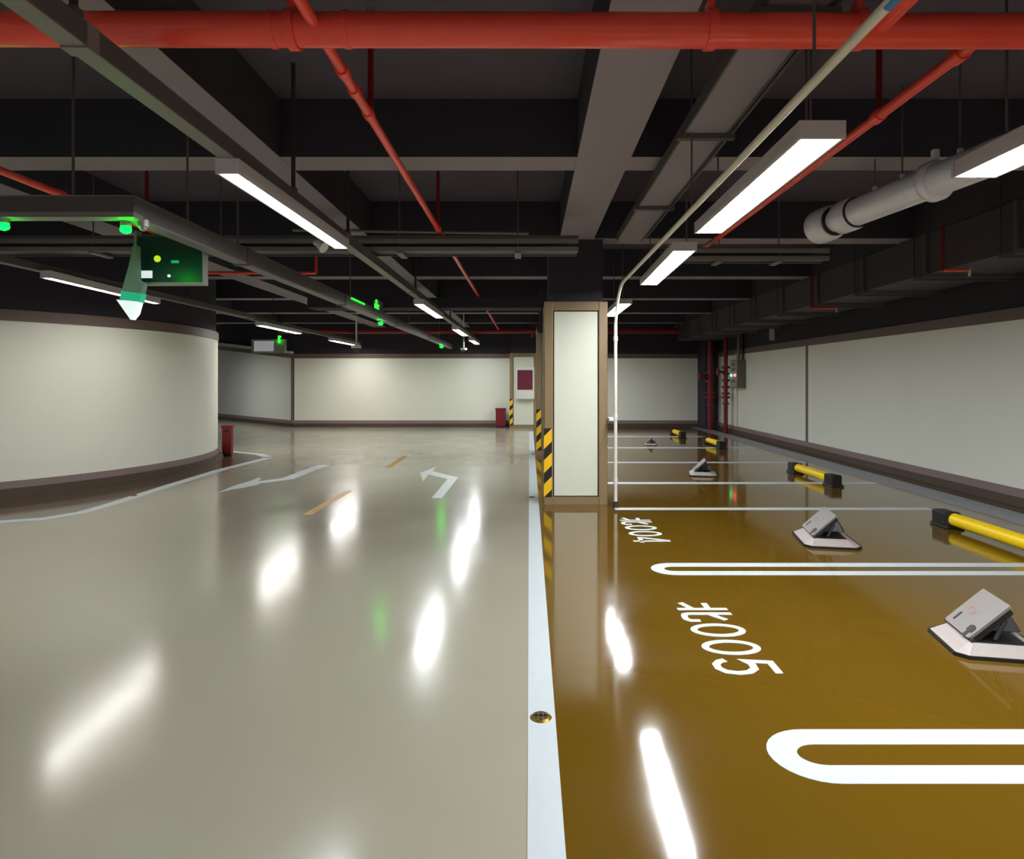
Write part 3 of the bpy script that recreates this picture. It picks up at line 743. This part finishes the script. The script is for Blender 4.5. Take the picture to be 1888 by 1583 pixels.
# ---------------------------------------------------------------- ventilation duct along the right wall
t = thing('ventilation_duct', 'dark rectangular duct with flanges running above the cream wall', 'duct', (4.77, 10, H+1.15))
DX0, DX1 = 4.31, 5.23
ys = [3.08+1.325*k for k in range(13)]
ys = [1.7]+ys
for a, b in zip(ys[:-1], ys[1:]):
    box(DX0, DX1, a, b, H+1.15, H+1.585, M['duct']).build('duct_section', t)
for y in ys[1:-1]:
    mb = MB(); e = .035
    mb.box(DX0-e, DX1+e, y-.02, y+.02, H+1.15-e, H+1.15, M['traydark']).box(DX0-e, DX0, y-.02, y+.02, H+1.15, H+1.585, M['traydark']).box(DX1, DX1+e, y-.02, y+.02, H+1.15, H+1.585, M['traydark'])
    mb.build('flange', t)
    box(DX0-.05, DX1+.09, y+.14, y+.18, H+1.10, H+1.15, M['traydark']).build('support_bar', t)
    tube([(DX0-.045, y+.16, H+1.12), (DX0-.045, y+.16, ZS)], .007, M['roddark'], n=8).build('suspension_rod', t)

# ---------------------------------------------------------------- control box on the right wall
t = thing('control_box', 'olive steel control box with red and green lamps on the right wall', 'control box', (5.35, 16.6, 1.2))
xw = XR-.031
box(xw-.205, xw, 16.35, 16.95, 1.21, 1.92, M['panelolive']).build('box_body', t, bevel=.006)
box(xw-.219, xw-.203, 16.37, 16.93, 1.23, 1.90, M['panelgrey']).build('box_door', t, bevel=.004)
MB().sphere((xw-.222, 16.5, 1.53), .036, M['redled'], n=12).build('red_lamp', t)
MB().sphere((xw-.222, 16.80, 1.53), .036, M['greenled'], n=12).build('green_lamp', t)
for z in (1.80, 1.68, 1.38):
    box(xw-.224, xw-.216, 16.55, 16.75, z-.03, z+.03, M['traydark']).build('meter_plate', t)
tube([(xw-.1, 16.6, 1.90), (xw-.1, 16.6, ZB-.42)], .04, M['tray'], n=10).build('feed_conduit', t)
tube([(xw-.05, 16.45, 1.90), (xw-.05, 16.45, ZB-.42)], .03, M['strap'], n=10).build('feed_cable', t)
tag(tube([(xw-.03, 17.0, .2), (xw-.03, 17.0, 2.1)], .03, M['conduit'], n=10).build('wall_conduit'), 'pale vertical conduit on wall between riser and control box', 'conduit')
# small speaker on the dark band
t = thing('wall_speaker', 'small pale speaker box on dark band above the cream wall', 'speaker', (XR, 14.4, H+1.0))
a = px(1419, 627, 14.2); b = px(1428.5, 606, 14.2)
box(a.x, a.x+.11, 14.2, 14.22, a.z, b.z, M['white']).build('speaker_body', t, bevel=.008)
box(a.x+.09, XR, 14.205, 14.215, a.z+.1, a.z+.13, M['traydark']).build('wall_arm', t)
box(a.x+.01, b.x-.01, 14.192, 14.202, a.z+.03, b.z-.03, M['conduit']).build('speaker_grille', t)

# ---------------------------------------------------------------- small ceiling devices
def camera_dome(label, x, y, dd, size=.1, drop=.3):
    p = px(x, y, dd)
    t = thing('dome_camera', label, 'security camera', p, 'security cameras under the ceiling')
    tube([(p.x, p.y, p.z), (p.x, p.y, ZS)], size*.18, M['white'], n=10).build('drop_tube', t)
    tube([(p.x, p.y, p.z-size*.3), (p.x, p.y, p.z+size*.3)], size, M['white'], n=18).build('camera_body', t)
    MB().sphere((p.x, p.y, p.z-size*.3), size*.75, M['lockdark'], n=14).build('lens_dome', t)
camera_dome('white dome camera at end of the far warm lamp', 657, 639, 16.2, .12, .5)
camera_dome('small white dome camera hanging in front of the back wall', 855, 643, 17.0, .085, .55)
p = px(590, 455, 5.2)
t = thing('cone_speaker', 'white conical speaker beside far end of the nearest lane lamp', 'speaker', p)
tube([p+Vector((-.05, 0, .035)), p+Vector((-.02, 0, .03)), p+Vector((.04, -.02, -.01))], .03, M['white'], n=18, radii=[.016, .026, .048]).build('horn', t)
tube([p+Vector((.0, 0, .02)), (p.x, p.y, H+1.165)], .008, M['tray'], n=8).build('bracket', t)
box(p.x-.01, -1.551, p.y-.012, p.y+.012, H+1.145, H+1.165, M['tray']).build('bracket_arm', t)
# exit sign seen from its narrow end
dd = 10.3
a, b = px(689, 582, dd), px(699, 553, dd)
t = thing('exit_sign', 'narrow hanging exit sign with a glowing green figure', 'sign', ((a.x+b.x)/2, dd, a.z))
box(a.x, b.x, dd, dd+.30, a.z, b.z, M['panelgrey']).build('sign_body', t, bevel=.006)
mb = MB(); cx = (a.x+b.x)/2
for (u0, w0, u1, w1) in ((-.012, .18, .014, .235), (-.03, .09, .02, .17), (-.04, .02, -.008, .09), (.01, .04, .04, .10), (.015, .12, .045, .15)):
    mb.box(cx+u0, cx+u1, dd-.008, dd+.002, a.z+w0+.02, a.z+w1+.02, M['greendim'])
mb.build('running_figure', t)
tube([(cx, dd+.15, b.z), (cx, dd+.15, ZS)], .010, M['roddark'], n=8).build('hanger_rod', t)
# number lightbox
dd = 17.6
a, b = px(463, 650, dd), px(525, 625, dd)
t = thing('number_lightbox', 'pale rectangular lightbox hanging at top of the angled wall', 'sign', ((a.x+b.x)/2, dd, a.z))
box(a.x, b.x, dd, dd+.14, a.z, b.z, M['panelgrey']).build('box_body', t, bevel=.01)
box(a.x+.08, b.x-.30, dd-.01, dd+.01, a.z+.04, b.z-.05, M['bulb']).build('lit_face', t)
mb = MB(); g0, g1 = px(511, 632, dd-.05), px(518, 619, dd-.05)
mb.box(g0.x+.03, g0.x+.075, dd-.07, dd-.03, g0.z, g1.z, M['greendim']); mb.box(g0.x+.03, g1.x, dd-.07, dd-.03, g1.z-.04, g1.z, M['greendim'])
mb.build('green_digit', t)
for xx in (a.x+.2, b.x-.2):
    tube([(xx, dd+.07, b.z), (xx, dd+.07, ZS)], .014, M['roddark'], n=8).build('hanger_rod', t)
# cross duct that hides the far part of the branch pipe
t = tag(box(-3.65, .20, 10.7, 11.2, H+1.195, H+1.36, M['dark']).build('cross_duct'), 'dark deep duct crossing above the lane near the second lane lamp', 'duct')

# ---------------------------------------------------------------- camera and world
cam = bpy.data.cameras.new('camera'); co = bpy.data.objects.new('camera', cam); COL.objects.link(co)
co.location = (0, 0, H); co.rotation_euler = (PI/2, 0, 0)
cam.sensor_fit = 'HORIZONTAL'; cam.sensor_width = 36; cam.lens = 36*F/1888
cam.shift_x = -(CX-944)/1888; cam.shift_y = -(791.5-CY)/1888
cam.clip_start = .05
sc.camera = co
w = bpy.data.worlds.new('world'); sc.world = w; w.use_nodes = True
w.node_tree.nodes['Background'].inputs['Color'].default_value = (.9, .95, 1, 1)
w.node_tree.nodes['Background'].inputs['Strength'].default_value = .14
sc.view_settings.view_transform = 'Standard'; sc.view_settings.look = 'None'
sc.view_settings.exposure = .9; sc.view_settings.gamma = 1; sc.view_settings.use_curve_mapping = False
sc.cycles.use_denoising = True
sc.cycles.max_bounces = 10; sc.cycles.diffuse_bounces = 5
sc.cycles.sample_clamp_indirect = 6
